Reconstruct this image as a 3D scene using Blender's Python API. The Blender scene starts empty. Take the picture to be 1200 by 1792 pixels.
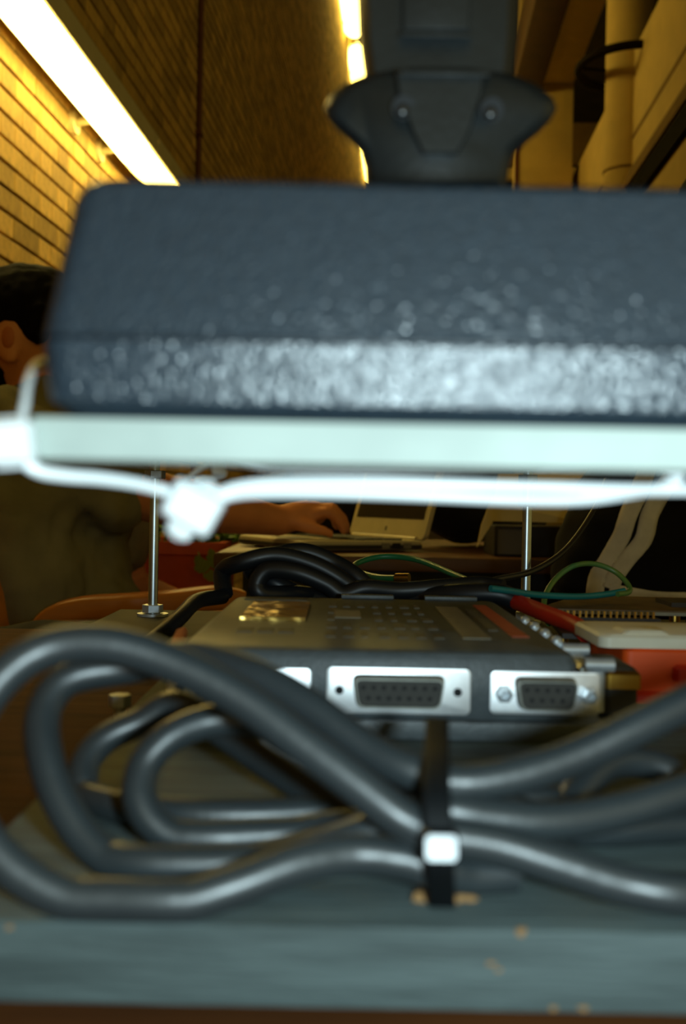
import bpy, bmesh, math, random
from mathutils import Vector, Matrix, noise
random.seed(7)
scene = bpy.context.scene
col = scene.collection
PI = math.pi

# ------------------------------------------------------------------ camera
F = 1850.0                       # focal length in pixels of the 1200x1792 frame
HC = 0.826                       # height of the lens above the floor
CAM = Vector((0, 0, HC))
ROT = Matrix.Rotation(math.radians(90 - 0.5), 3, 'X') @ Matrix.Rotation(math.radians(1.1), 3, 'Z')
cam_d = bpy.data.cameras.new('camera')
cam = bpy.data.objects.new('camera', cam_d)
col.objects.link(cam)
cam.matrix_world = Matrix.Translation(CAM) @ ROT.to_4x4()
cam_d.sensor_fit = 'VERTICAL'
cam_d.sensor_height = 36.0
cam_d.sensor_width = 24.1
cam_d.lens = 36.0 * F / 1792
cam_d.clip_start = 0.01
cam_d.clip_end = 120
cam_d.dof.use_dof = True
cam_d.dof.focus_distance = 0.62
cam_d.dof.aperture_fstop = 15.0
scene.camera = cam

# ------------------------------------------------------------------ world, flash, exposure
w = bpy.data.worlds.new('world')
scene.world = w
w.use_nodes = True
w.node_tree.nodes['Background'].inputs[0].default_value = (1.0, 0.74, 0.18, 1)
w.node_tree.nodes['Background'].inputs[1].default_value = 0.25
fl = bpy.data.lights.new('camera_flash', 'POINT')
fl.energy = 1.6
fl.color = (0.71, 0.94, 1.0)
fl.shadow_soft_size = 0.006
flo = bpy.data.objects.new('camera_flash', fl)
flo.location = (0.028, 0.0, HC - 0.001)
col.objects.link(flo)
scene.view_settings.view_transform = 'Standard'
scene.view_settings.look = 'None'
scene.view_settings.gamma = 1
scene.view_settings.use_curve_mapping = False
scene.view_settings.exposure = 0.0
scene.cycles.use_denoising = True
scene.cycles.max_bounces = 6

# ------------------------------------------------------------------ helpers: space
def W(px, py, d):
    """a point d metres in front of the lens, on the sight line of a photo pixel"""
    return CAM + ROT @ Vector(((px - 600) / F * d, -(py - 896) / F * d, -d))
def P(x, y, z):                  # level frame, z counted from lens height
    return Vector((x, y, HC + z))
YAW = math.atan(120 / F)
def A(l, z, h):                  # the hall's own frame: l to the right, z along the brick wall, h from lens height
    return Vector((l * math.cos(YAW) + z * math.sin(YAW), -l * math.sin(YAW) + z * math.cos(YAW), HC + h))

# ------------------------------------------------------------------ helpers: materials
def lin(c):
    return tuple(((v / 255) / 12.92 if v / 255 <= 0.04045 else ((v / 255 + 0.055) / 1.055) ** 2.4) for v in c)
def mat(name, rgb, rough=0.5, metal=0.0, var=0.0, scale=20, bump=0.0, bscale=None, stretch=(1, 1, 1), spec=0.5,
        island=0.0, emit=None, estr=0.0, rgb2=None, detail=4, trans=0.0, coat=0.0, bdist=0.3):
    m = bpy.data.materials.new(name)
    m.use_nodes = True
    nt = m.node_tree
    b = nt.nodes['Principled BSDF']
    c1 = lin(rgb)
    b.inputs['Base Color'].default_value = (*c1, 1)
    b.inputs['Roughness'].default_value = rough
    b.inputs['Metallic'].default_value = metal
    b.inputs['Specular IOR Level'].default_value = spec
    b.inputs['Coat Weight'].default_value = coat
    if trans:
        b.inputs['Transmission Weight'].default_value = trans
    if emit:
        b.inputs['Emission Color'].default_value = (*emit, 1)
        b.inputs['Emission Strength'].default_value = estr
    tc = nt.nodes.new('ShaderNodeTexCoord')
    mp = nt.nodes.new('ShaderNodeMapping')
    mp.inputs['Scale'].default_value = stretch
    nt.links.new(tc.outputs['Object'], mp.inputs['Vector'])
    if var or rgb2:
        n = nt.nodes.new('ShaderNodeTexNoise')
        n.inputs['Scale'].default_value = scale
        n.inputs['Detail'].default_value = detail
        nt.links.new(mp.outputs[0], n.inputs['Vector'])
        r = nt.nodes.new('ShaderNodeValToRGB')
        c2 = lin(rgb2) if rgb2 else tuple(v * (1 + var) for v in c1)
        ca = c1 if rgb2 else tuple(v * (1 - var) for v in c1)
        r.color_ramp.elements[0].position = 0.35
        r.color_ramp.elements[1].position = 0.65
        r.color_ramp.elements[0].color = (*ca, 1)
        r.color_ramp.elements[1].color = (*c2, 1)
        nt.links.new(n.outputs['Fac'], r.inputs['Fac'])
        out = r.outputs['Color']
        if island:
            g = nt.nodes.new('ShaderNodeNewGeometry')
            oi = nt.nodes.new('ShaderNodeObjectInfo')
            ad = nt.nodes.new('ShaderNodeMath'); ad.operation = 'ADD'
            fr = nt.nodes.new('ShaderNodeMath'); fr.operation = 'FRACT'
            mr = nt.nodes.new('ShaderNodeMapRange')
            mr.inputs['To Min'].default_value = 1 - island
            mr.inputs['To Max'].default_value = 1 + island
            nt.links.new(g.outputs['Random Per Island'], ad.inputs[0])
            nt.links.new(oi.outputs['Random'], ad.inputs[1])
            nt.links.new(ad.outputs[0], fr.inputs[0])
            nt.links.new(fr.outputs[0], mr.inputs['Value'])
            hs = nt.nodes.new('ShaderNodeHueSaturation')
            nt.links.new(mr.outputs[0], hs.inputs['Value'])
            nt.links.new(out, hs.inputs['Color'])
            out = hs.outputs['Color']
        nt.links.new(out, b.inputs['Base Color'])
    if bump:
        n2 = nt.nodes.new('ShaderNodeTexNoise')
        n2.inputs['Scale'].default_value = bscale or scale
        n2.inputs['Detail'].default_value = 2
        nt.links.new(mp.outputs[0], n2.inputs['Vector'])
        bp = nt.nodes.new('ShaderNodeBump')
        bp.inputs['Strength'].default_value = bump
        bp.inputs['Distance'].default_value = bdist / (bscale or scale)
        nt.links.new(n2.outputs['Fac'], bp.inputs['Height'])
        nt.links.new(bp.outputs[0], b.inputs['Normal'])
    return m

M = dict(
    brick=mat('brick', (200, 164, 86), 0.85, var=0.16, scale=30, bump=0.35, bscale=120, island=0.30),
    mortar=mat('mortar', (120, 96, 58), 0.95, var=0.2, scale=60),
    floor=mat('floor_tiles', (92, 70, 45), 0.6, var=0.2, scale=3),
    ceil=mat('dark_ceiling', (58, 42, 24), 0.9, var=0.2, scale=2),
    backwall=mat('back_wall', (60, 44, 26), 0.9, var=0.2, scale=1),
    plaster=mat('cream_plaster', (196, 168, 104), 0.85, var=0.06, scale=3),
    litbeam=mat('lit_beam_plaster', (236, 212, 150), 0.85, var=0.05, scale=3),  # cream plaster lightened in colour, standing in for light missing on the beam's underside
    darkbeam=mat('dark_beam', (70, 42, 20), 0.8, var=0.15, scale=3),
    groove=mat('joint_brown', (120, 92, 46), 0.9, var=0.1, scale=3),
    darkrail=mat('dark_rail', (24, 15, 9), 0.8, spec=0.08, var=0.2, scale=5),
    conduit=mat('brown_conduit', (92, 42, 22), 0.5, var=0.1, scale=8),
    fixture=mat('olive_fixture', (212, 202, 160), 0.6, var=0.05, scale=10),
    cream=mat('cream_enamel', (220, 205, 150), 0.4, var=0.05, scale=10),
    tube=mat('lit_diffuser', (255, 250, 225), 0.4, emit=(1.0, 0.76, 0.22), estr=15.0),
    tube2=mat('lit_hall_diffuser', (255, 250, 225), 0.4, emit=(1.0, 0.78, 0.17), estr=9.5),
    desk=mat('desk_wood', (84, 48, 20), 0.8, spec=0.08, var=0.25, scale=14, stretch=(1, 8, 8), bump=0.1, bscale=60),
    board=mat('grey_painted_ply', (80, 92, 92), 0.65, spec=0.2, var=0.22, scale=26, stretch=(1, 9, 9), bump=0.25, bscale=110),
    splinter=mat('bare_wood', (150, 112, 66), 0.8, var=0.15, scale=300),
    baseplate=mat('dark_olive_plate', (70, 64, 46), 0.7, spec=0.1, var=0.15, scale=40),
    adapter=mat('textured_black_plastic', (42, 54, 64), 0.26, var=0.10, scale=700, bump=1.0, bscale=1000, bdist=0.42, spec=0.85),
    strip=mat('pale_strip', (168, 180, 174), 0.6, spec=0.2, var=0.07, scale=60),
    tie=mat('white_nylon', (236, 242, 244), 0.35, var=0.02, scale=100),
    blacktie=mat('black_nylon', (18, 21, 23), 0.30, var=0.1, scale=100),
    blackstrap=mat('matt_black_nylon', (16, 19, 21), 0.65, spec=0.15, var=0.1, scale=100),
    steel=mat('zinc_steel', (196, 204, 210), 0.38, metal=0.55, var=0.08, scale=300),
    rod=mat('bright_rod', (215, 228, 236), 0.34, metal=1.0, var=0.05, scale=300),
    shell=mat('bright_plate', (248, 250, 252), 0.42, metal=1.0, var=0.05, scale=300),
    dshell=mat('tin_shell', (150, 150, 140), 0.35, metal=0.9, var=0.1, scale=300),
    insul=mat('black_insulator', (52, 50, 44), 0.6, var=0.1, scale=300),
    hole=mat('contact_hole', (8, 8, 8), 0.7, var=0.1, scale=300),
    module=mat('black_enclosure', (76, 84, 88), 0.45, var=0.14, scale=200, bump=0.3, bscale=900),
    print=mat('pale_print', (128, 122, 102), 0.6, var=0.1, scale=200),
    printdim=mat('faded_print', (84, 80, 66), 0.6, var=0.25, scale=300),
    printred=mat('orange_print', (160, 66, 32), 0.6, var=0.12, scale=200),
    foil=mat('gold_foil', (224, 184, 96), 0.22, metal=0.9, var=0.15, scale=90, bump=0.5, bscale=90),
    cord=mat('black_rubber', (46, 53, 56), 0.40, spec=0.9, var=0.1, scale=60, bump=0.1, bscale=400),
    cord2=mat('black_cord', (24, 27, 31), 0.42, var=0.1, scale=60),
    bracket=mat('black_moulding', (27, 32, 33), 0.42, var=0.15, scale=90, bump=0.15, bscale=500),
    screw=mat('dark_screw', (84, 84, 84), 0.35, metal=0.9, var=0.1, scale=200),
    green=mat('green_wire', (32, 112, 62), 0.4, var=0.1, scale=60, rgb2=(44, 128, 80)),
    teal=mat('teal_wire', (22, 112, 112), 0.4, var=0.1, scale=60),
    yelgreen=mat('olive_wire', (96, 120, 48), 0.4, var=0.15, scale=40, rgb2=(40, 110, 70)),
    red=mat('red_plastic', (196, 42, 18), 0.45, var=0.1, scale=40),
    orange=mat('orange_red_plastic', (238, 88, 20), 0.55, var=0.1, scale=40),
    white=mat('white_plastic', (224, 220, 200), 0.4, var=0.05, scale=60),
    gold=mat('brass', (206, 160, 70), 0.3, metal=1.0, var=0.12, scale=200),
    pcb=mat('brown_board', (96, 72, 36), 0.5, var=0.25, scale=120),
    pcbdark=mat('dark_board', (38, 28, 18), 0.5, var=0.25, scale=120),
    chair=mat('orange_beech', (184, 112, 36), 0.4, var=0.16, scale=8, stretch=(1, 6, 6)),
    table=mat('brown_table', (98, 64, 30), 0.5, var=0.2, scale=8, stretch=(1, 6, 6)),
    skin=mat('skin', (214, 138, 86), 0.55, var=0.06, scale=20, bump=0.08, bscale=160),
    lip=mat('lip', (168, 92, 74), 0.5, var=0.05, scale=60),
    hair=mat('black_hair', (9, 7, 6), 0.8, spec=0.1, var=0.3, scale=60, bump=0.5, bscale=160, stretch=(1, 1, 0.25)),
    shirt=mat('olive_shirt', (128, 121, 92), 0.9, spec=0.1, var=0.08, scale=30, bump=0.1, bscale=300),
    trousers=mat('dark_trousers', (54, 48, 38), 0.9, var=0.1, scale=20),
    jacket=mat('black_tracksuit', (12, 11, 12), 0.85, spec=0.15, var=0.12, scale=20, bump=0.1, bscale=300),
    stripe=mat('pale_stripe', (196, 190, 176), 0.8, var=0.08, scale=60),
    terracotta=mat('terracotta', (196, 84, 42), 0.8, var=0.12, scale=12),
    soil=mat('soil', (38, 28, 18), 0.95, var=0.3, scale=60),
    leaf=mat('leaf_green', (128, 160, 66), 0.5, var=0.25, scale=20, island=0.35),
    silver=mat('silver_plastic', (188, 178, 138), 0.4, var=0.05, scale=40),
    screen=mat('dark_screen', (26, 26, 30), 0.2, var=0.1, scale=20),
    keys=mat('dark_keys', (44, 42, 40), 0.5, var=0.1, scale=60),
    beige=mat('beige_card', (246, 222, 148), 0.85, var=0.04, scale=10),
    case=mat('black_case', (30, 25, 20), 0.6, var=0.15, scale=20),
    greypanel=mat('grey_panel', (104, 98, 86), 0.6, var=0.05, scale=20),
    bag=mat('black_bag', (26, 24, 24), 0.8, var=0.2, scale=30, bump=0.3, bscale=60),
    amber=mat('amber_cover', (190, 104, 50), 0.5, var=0.1, scale=30),
)

# ------------------------------------------------------------------ helpers: meshes
class MB:
    def __init__(s):
        s.v = []; s.f = []
    def add(s, vs, fs):
        o = len(s.v)
        s.v += [Vector(v) for v in vs]
        s.f += [tuple(i + o for i in f) for f in fs]
        return s
    def box(s, a, b, fn=None):
        fn = fn or (lambda x, y, z: Vector((x, y, z)))
        (x0, y0, z0), (x1, y1, z1) = a, b
        vs = [fn(x, y, z) for z in (z0, z1) for x, y in ((x0, y0), (x1, y0), (x1, y1), (x0, y1))]
        return s.add(vs, [(3, 2, 1, 0), (4, 5, 6, 7), (0, 1, 5, 4), (1, 2, 6, 5), (2, 3, 7, 6), (3, 0, 4, 7)])
    def rings(s, rings, cap=True, closed=False):
        n = len(rings[0]); vs = [v for r in rings for v in r]; fs = []
        m = len(rings)
        for k in range(m if closed else m - 1):
            k2 = (k + 1) % m
            for i in range(n):
                j = (i + 1) % n
                fs.append((k * n + i, k * n + j, k2 * n + j, k2 * n + i))
        if cap and not closed:
            fs.append(tuple(range(n - 1, -1, -1)))
            fs.append(tuple((m - 1) * n + i for i in range(n)))
        return s.add(vs, fs)
    def sweep(s, pts, section, up=Vector((0, 0, 1)), scale=None):
        """section: (u, v) points; u runs sideways, v along 'up'"""
        pts = [Vector(p) for p in pts]
        R = []
        side = None
        for i, p in enumerate(pts):
            t = (pts[min(i + 1, len(pts) - 1)] - pts[max(i - 1, 0)]).normalized()
            if side is None:
                side = t.cross(up)
                if side.length < 1e-3: side = t.cross(Vector((0, 1, 0.1)))
            else:
                side = side - t * side.dot(t)
                if side.length < 1e-4: side = t.cross(up)
            side.normalize()
            u = side.cross(t).normalized()
            k = scale[i] if scale else 1
            R.append([p + side * a * k + u * b * k for a, b in section])
        return s.rings(R)
    def tube(s, pts, r, n=12, scale=None):
        return s.sweep(pts, [(r * math.cos(2 * PI * i / n), r * math.sin(2 * PI * i / n)) for i in range(n)], scale=scale)
    def cyl(s, a, b, r, n=20, r2=None):
        a = Vector(a); b = Vector(b); t = (b - a).normalized()
        x = t.orthogonal().normalized(); y = t.cross(x)
        r2 = r if r2 is None else r2
        return s.rings([[a + x * r * math.cos(2 * PI * i / n) + y * r * math.sin(2 * PI * i / n) for i in range(n)],
                        [b + x * r2 * math.cos(2 * PI * i / n) + y * r2 * math.sin(2 * PI * i / n) for i in range(n)]])
    def ball(s, c, r, n=12, m=8):
        c = Vector(c)
        if not hasattr(r, '__len__'): r = (r, r, r)
        R = []
        for k in range(m + 1):
            a = -PI / 2 + PI * (k + 0.02) / (m + 0.04)
            R.append([c + Vector((r[0] * math.cos(a) * math.cos(2 * PI * i / n), r[1] * math.cos(a) * math.sin(2 * PI * i / n), r[2] * math.sin(a))) for i in range(n)])
        return s.rings(R)
    def limb(s, chain):
        """chain of (point, radius): tapered cones with round joints"""
        for p, r in chain: s.ball(p, r)
        for (p, r), (q, r2) in zip(chain, chain[1:]):
            if (Vector(p) - Vector(q)).length > 1e-5: s.cyl(p, q, r, 12, r2)
        return s
    def prism(s, poly, fn, t0, t1):
        """poly: 2-D outline; fn(u, v, t) -> point"""
        return s.rings([[fn(u, v, t0) for u, v in poly], [fn(u, v, t1) for u, v in poly]])

def setprops(o, label=None, category=None, group=None, kind=None):
    if label: o['label'] = label
    if category: o['category'] = category
    if group: o['group'] = group
    if kind: o['kind'] = kind
    return o
def obj(name, mb, m, parent=None, smooth=40, bevel=0, sub=0, recalc=True, **props):
    me = bpy.data.meshes.new(name)
    me.from_pydata(mb.v, [], mb.f)
    if recalc or bevel:
        bm = bmesh.new(); bm.from_mesh(me)
        bmesh.ops.recalc_face_normals(bm, faces=bm.faces)
        if bevel:
            es = [e for e in bm.edges if len(e.link_faces) == 2 and e.calc_face_angle(0) > 0.6]
            bmesh.ops.bevel(bm, geom=es, offset=bevel, segments=2, profile=0.6, affect='EDGES', clamp_overlap=True)
        bm.to_mesh(me); bm.free()
    xs = [v.co for v in me.vertices]
    c = Vector(((min(p.x for p in xs) + max(p.x for p in xs)) / 2, (min(p.y for p in xs) + max(p.y for p in xs)) / 2, min(p.z for p in xs)))
    me.transform(Matrix.Translation(-c))
    if smooth:
        me.shade_smooth(); me.set_sharp_from_angle(angle=math.radians(smooth))
    me.materials.append(M[m])
    o = bpy.data.objects.new(name, me)
    col.objects.link(o)
    o.location = c
    if parent: attach(o, parent)
    if sub:
        md = o.modifiers.new('sub', 'SUBSURF'); md.levels = sub; md.render_levels = sub
    setprops(o, **props)
    return o
def attach(o, parent):
    """children keep world coordinates: cancel the parent's offset"""
    o.parent = parent
    base = WORLD.get(parent.name, Vector(parent.location))
    wl = Vector(o.location)
    o.location = wl - base
    WORLD[o.name] = wl
WORLD = {}
def thing(name, loc, label, cat, group=None, kind=None):
    o = bpy.data.objects.new(name, None)
    col.objects.link(o)
    o.location = loc
    o.empty_display_size = 0.05
    WORLD[o.name] = Vector(loc)
    setprops(o, label, cat, group, kind)
    return o
def spline(pts, n=8):
    """Catmull-Rom through the points"""
    pts = [Vector(p) for p in pts]
    e = [pts[0] * 2 - pts[1]] + pts + [pts[-1] * 2 - pts[-2]]
    out = []
    for i in range(1, len(e) - 2):
        a, b, c, d = e[i - 1], e[i], e[i + 1], e[i + 2]
        for k in range(n):
            t = k / n
            out.append(0.5 * ((2 * b) + (c - a) * t + (2 * a - 5 * b + 4 * c - d) * t * t + (3 * b - a - 3 * c + d) * t ** 3))
    out.append(pts[-1])
    return out
def rrect(x0, x1, y0, y1, r, n=6):
    r = min(r, (x1 - x0) / 2 - 1e-5, (y1 - y0) / 2 - 1e-5)
    out = []
    for cx, cy, a0 in ((x1 - r, y1 - r, 0), (x0 + r, y1 - r, 90), (x0 + r, y0 + r, 180), (x1 - r, y0 + r, 270)):
        for k in range(n + 1):
            a = math.radians(a0 + 90 * k / n)
            out.append((cx + r * math.cos(a), cy + r * math.sin(a)))
    return out
def remesh(mb, voxel, smooth=6, disp=None):
    """fuse overlapping volumes into one continuous skin"""
    me = bpy.data.meshes.new('tmp'); me.from_pydata(mb.v, [], mb.f)
    bm = bmesh.new(); bm.from_mesh(me); bmesh.ops.recalc_face_normals(bm, faces=bm.faces); bm.to_mesh(me); bm.free()
    o = bpy.data.objects.new('tmp', me); col.objects.link(o)
    r = o.modifiers.new('r', 'REMESH'); r.mode = 'VOXEL'; r.voxel_size = voxel
    sm = o.modifiers.new('s', 'SMOOTH'); sm.factor = 0.5; sm.iterations = smooth
    dg = bpy.context.evaluated_depsgraph_get(); dg.update()
    ev = o.evaluated_get(dg); m2 = ev.to_mesh()
    out = MB()
    out.v = [v.co.copy() for v in m2.vertices]
    nr = [v.normal.copy() for v in m2.vertices]
    out.f = [tuple(p.vertices) for p in m2.polygons]
    ev.to_mesh_clear()
    bpy.data.objects.remove(o); bpy.data.meshes.remove(me)
    if disp:
        out.v = [v + n * disp(v) for v, n in zip(out.v, nr)]
    return out

# ================================================================== THE HALL
FL = -HC                                       # floor, counted from lens height
obj('floor', MB().box((-8, -4, FL - 0.05), (14, 40, FL), A), 'floor', kind='structure')
obj('ceiling', MB().box((-1.6, -4, 10.5), (14, 40, 10.7), A), 'ceil', kind='structure')
obj('wall_back', MB().box((-1.6, 38, FL), (14, 38.3, 10.5), A), 'backwall', kind='structure')

# --- brick wall: recessed mortar bed, proud bricks, raked bed joints
D = 1.16
wall = obj('wall_left', MB().box((-D - 0.25, -3, FL), (-D - 0.010, 30, 10.5), A), 'mortar', kind='structure', recalc=True)
WORLD[wall.name] = Vector(wall.location)
CH, BH = 0.0675, 0.057
ST, HD, VJ = 0.205, 0.100, 0.004
bricks = []
c0 = int(FL / CH) - 1
for c in range(c0, int(8.6 / CH)):
    h0 = c * CH
    z = -2.8 + (0.155 if c % 2 else 0.0)
    k = 0
    while z < 26:
        L = ST if k % 2 == 0 else HD
        if h0 > FL: bricks.append((z, h0, L))
        z += L + VJ; k += 1
CAMI = ROT.inverted()
def px(p):
    q = CAMI @ (p - CAM)
    return (600 + F * q.x / -q.z, 896 - F * q.y / -q.z, -q.z) if q.z < -0.01 else (-9e9, 0, 1)
rank = []
for b in bricks:
    x, y, d = px(A(-D, b[0] + b[2] / 2, b[1] + BH / 2))
    vis = -25 < x < 345 and -25 < y < 530 and not (x > 135 - (y - 310) * 0.25 and y > 310)
    rank.append((0 if vis else 1, d, b))
rank.sort(key=lambda t: (t[0], t[1]))
near = [r[2] for r in rank[:300] if r[0] == 0]
nearset = set(near)
def brick_mesh(L):
    bm = bmesh.new()
    bmesh.ops.create_cube(bm, size=1)
    for v in bm.verts:
        v.co = Vector((v.co.x * 0.03, v.co.y * L, (v.co.z + 0.5) * BH))
    bmesh.ops.bevel(bm, geom=[e for e in bm.edges], offset=0.0015, segments=1, affect='EDGES')
    me = bpy.data.meshes.new('brick'); bm.to_mesh(me); bm.free()
    me.materials.append(M['brick'])
    return me
bmesh_by_len = {ST: brick_mesh(ST), HD: brick_mesh(HD)}
for (z, h0, L) in near:
    o = bpy.data.objects.new('brick', bmesh_by_len[L]); col.objects.link(o)
    o.location = A(-D - 0.015 + random.uniform(-0.0012, 0.0012), z + L / 2, h0)
    o.rotation_euler = (0, 0, -YAW)
    attach(o, wall)
rest = MB()
for b in bricks:
    if b in nearset: continue
    z, h0, L = b
    j = random.uniform(-0.0012, 0.0012)
    n = len(rest.v)
    rest.v += [A(l, zz, hh) for l in (-D - 0.02, -D + j) for zz, hh in ((z, h0), (z + L, h0), (z + L, h0 + BH), (z, h0 + BH))]
    rest.f += [(n + 4, n + 5, n + 6, n + 7), (n, n + 1, n + 5, n + 4), (n + 1, n + 2, n + 6, n + 5), (n + 2, n + 3, n + 7, n + 6), (n + 3, n, n + 4, n + 7)]
obj('brickwork', rest, 'brick', wall, smooth=0, recalc=True, kind='stuff')

# --- conduit on the wall
t = thing('conduit_pipe', A(-D + 0.02, 5.47, FL), 'thin reddish brown conduit pipe running up the dim brick wall', 'pipe')
obj('pipe', MB().tube([A(-D + 0.016, 5.47, h) for h in (FL, 0, 2, 4, 6, 8.5)], 0.014, 12), 'conduit', t)
for h in (0.9, 1.9, 2.9):
    obj('clip', MB().box((-D, 5.44, h), (-D + 0.034, 5.50, h + 0.02), A), 'conduit', t)

# --- wall lights on the brick wall
def wall_light(name, z0, z1, H, L, r, tubemat, arms, label, group, s=1.0, pend=0.0):
    t = thing(name, A(-D, (z0 + z1) / 2, H), label, 'wall light', group)
    sec = [(-L + a * s, H + b * s) for a, b in ((-0.050, -0.034), (-0.066, 0.010), (-0.066, 0.066), (0.078, 0.070), (0.078, 0.000), (0.070, 0.000), (0.070, 0.060), (-0.060, 0.058), (-0.060, 0.010), (-0.046, -0.034))]
    obj('housing', MB().prism(sec, lambda u, v, q: A(u, q, v), z0, z1), 'fixture', t, smooth=0)
    ring = lambda z, k: [A(-L + r * k * math.cos(2 * PI * i / 28), z, H + r * k * math.sin(2 * PI * i / 28)) for i in range(28)]
    e = r * 0.9
    obj('diffuser', MB().rings([ring(z0 + 0.004, 0.5), ring(z0 + e * 0.4, 0.9), ring(z0 + e, 1), ring(z1 - e, 1), ring(z1 - e * 0.4, 0.9), ring(z1 - e * .12, 0.72), ring(z1, 0.45)]), tubemat, t)
    for za in arms:
        a = obj('rosette', MB().cyl(A(-D - 0.002, za, H - 0.03 * s), A(-D + 0.012 * s, za, H - 0.03 * s), 0.046 * s, 28, 0.040 * s), 'cream', t)
        WORLD[a.name] = Vector(WORLD[a.name])
        obj('arm', MB().cyl(A(-D + 0.010 * s, za, H - 0.03 * s), A(-L - 0.02, za, H - 0.018 * s), 0.016 * s, 16, 0.013 * s), 'cream', t)
    return t
wall_light('wall_light', 1.5, 3.93, 1.293, 1.055, 0.058, 'tube', (1.9, 2.7, 3.50, 3.79), 'glowing tube light on the brick wall, its rounded end showing between two rosettes', 'wall lights low on the brick wall')
wall_light('wall_light', 3.932, 6.4, 1.293, 1.055, 0.051, 'tube', (4.6, 5.9), 'slightly slimmer glowing tube wall light continuing beyond the first one on the brick wall', 'wall lights low on the brick wall')
for (za, zb, wh) in ((12.6, 16.2, 'first after the conduit pipe'), (17.0, 19.9, 'second after the conduit pipe'), (20.9, 23.6, 'last after the conduit pipe')):
    wall_light('hall_light', za, zb, 7.25, 1.00, 0.20, 'tube2', (za + 0.5, zb - 0.5), 'large glowing hall light high on the brick wall, ' + wh, 'large lights high on the brick wall', s=2.0)

# --- gallery on the right
gal = obj('wall_right', MB().box((3.0, 7.5, 2.3), (3.25, 34, 6.45), A), 'plaster', kind='structure')
WORLD[gal.name] = Vector(gal.location)
obj('panel_joint', MB().box((2.992, 7.5, 5.19), (3.05, 34, 5.25), A), 'groove', gal)
obj('rail_shelf', MB().box((2.90, 7.5, 4.50), (3.02, 34, 4.66), A), 'groove', gal)
for k in range(4):
    obj('rail_bar', MB().box((2.93, 7.5, 4.22 + k * 0.07), (2.99, 34, 4.265 + k * 0.07), A), 'darkrail', gal)
obj('rail_back', MB().box((2.985, 7.5, 4.20), (3.01, 34, 4.50), A), 'darkrail', gal)
obj('trim_1', MB().box((6.5, 6, FL), (6.7, 38, 10.5), A), 'backwall', kind='structure')
zc = 15.5
t = thing('round_column', A(3.0, zc, FL), 'round cream column rising through the gallery front', 'column')
obj('shaft', MB().cyl(A(3.0, zc, FL), A(3.0, zc, 10.5), 0.335, 40), 'plaster', t)
obj('collar', MB().cyl(A(3.0, zc, 4.82), A(3.0, zc, 4.85), 0.345, 40), 'groove', t)
ringpts = [A(3.05 + 0.78 * math.cos(2 * PI * i / 48), zc - 0.1 + 0.78 * math.sin(2 * PI * i / 48), 6.3) for i in range(48)]
rm = MB()
R = []
for i in range(48):
    c = ringpts[i]; tt = (ringpts[(i + 1) % 48] - ringpts[i - 1]).normalized(); s_ = tt.cross(Vector((0, 0, 1)))
    R.append([c + s_ * 0.06 * math.cos(2 * PI * k / 12) + Vector((0, 0, 0.06 * math.sin(2 * PI * k / 12))) for k in range(12)])
rm.rings(R, closed=True)
t = thing('tubular_ring', A(3.05, zc - 0.1, 6.24), 'dark tubular ring circling the round cream column', 'ring')
obj('hoop', rm, 'darkrail', t)
for a in (60, 180, 300):
    ca, sa = math.cos(math.radians(a)), math.sin(math.radians(a))
    obj('spoke', MB().cyl(A(3.0 + 0.32 * ca, zc + 0.32 * sa, 6.3), A(3.05 + 0.78 * ca, zc - 0.1 + 0.78 * sa, 6.3), 0.02, 10), 'darkrail', t)
t = thing('square_pillar', A(2.35, 20.5, FL), 'broad cream square pillar under the roof beam', 'pillar')
obj('shaft', MB().box((1.85, 20, FL), (2.86, 21, 10.5), A), 'plaster', t, bevel=0.02)
obj('corner_strip', MB().box((1.80, 19.98, FL), (1.87, 20.06, 7.9), A), 'conduit', t)
obj('roof_beam', MB().box((2.27, 5, 7.9), (2.86, 20, 8.5), A), 'litbeam', label='cream roof beam running out from the square pillar', category='beam', bevel=0.02)
obj('roof_beam', MB().box((1.72, 5, 7.7), (2.25, 20, 8.6), A), 'darkbeam', label='dark brown roof beam beside the cream beam', category='beam', bevel=0.02)
for k, zz in enumerate((7.5, 9.4, 11.3, 13.2)):
    obj('roof_joist', MB().box((-1.1, zz, 8.65), (8, zz + 0.3, 9.0), A), 'ceil', label='dark brown joist crossing above the roof beams', category='joist', group='joists under the ceiling', bevel=0.01)
for k, (hh, th, m_, lab) in enumerate(((7.35, 0.25, 'plaster', 'narrow cream cross beam between pillar and gallery'), (7.65, 0.95, 'groove', 'deep olive cross beam panel between pillar and gallery'))):
    obj('cross_beam', MB().box((1.6, 24, hh), (6.5, 24.3, hh + th), A), m_, label=lab, category='beam', bevel=0.01)

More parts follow.
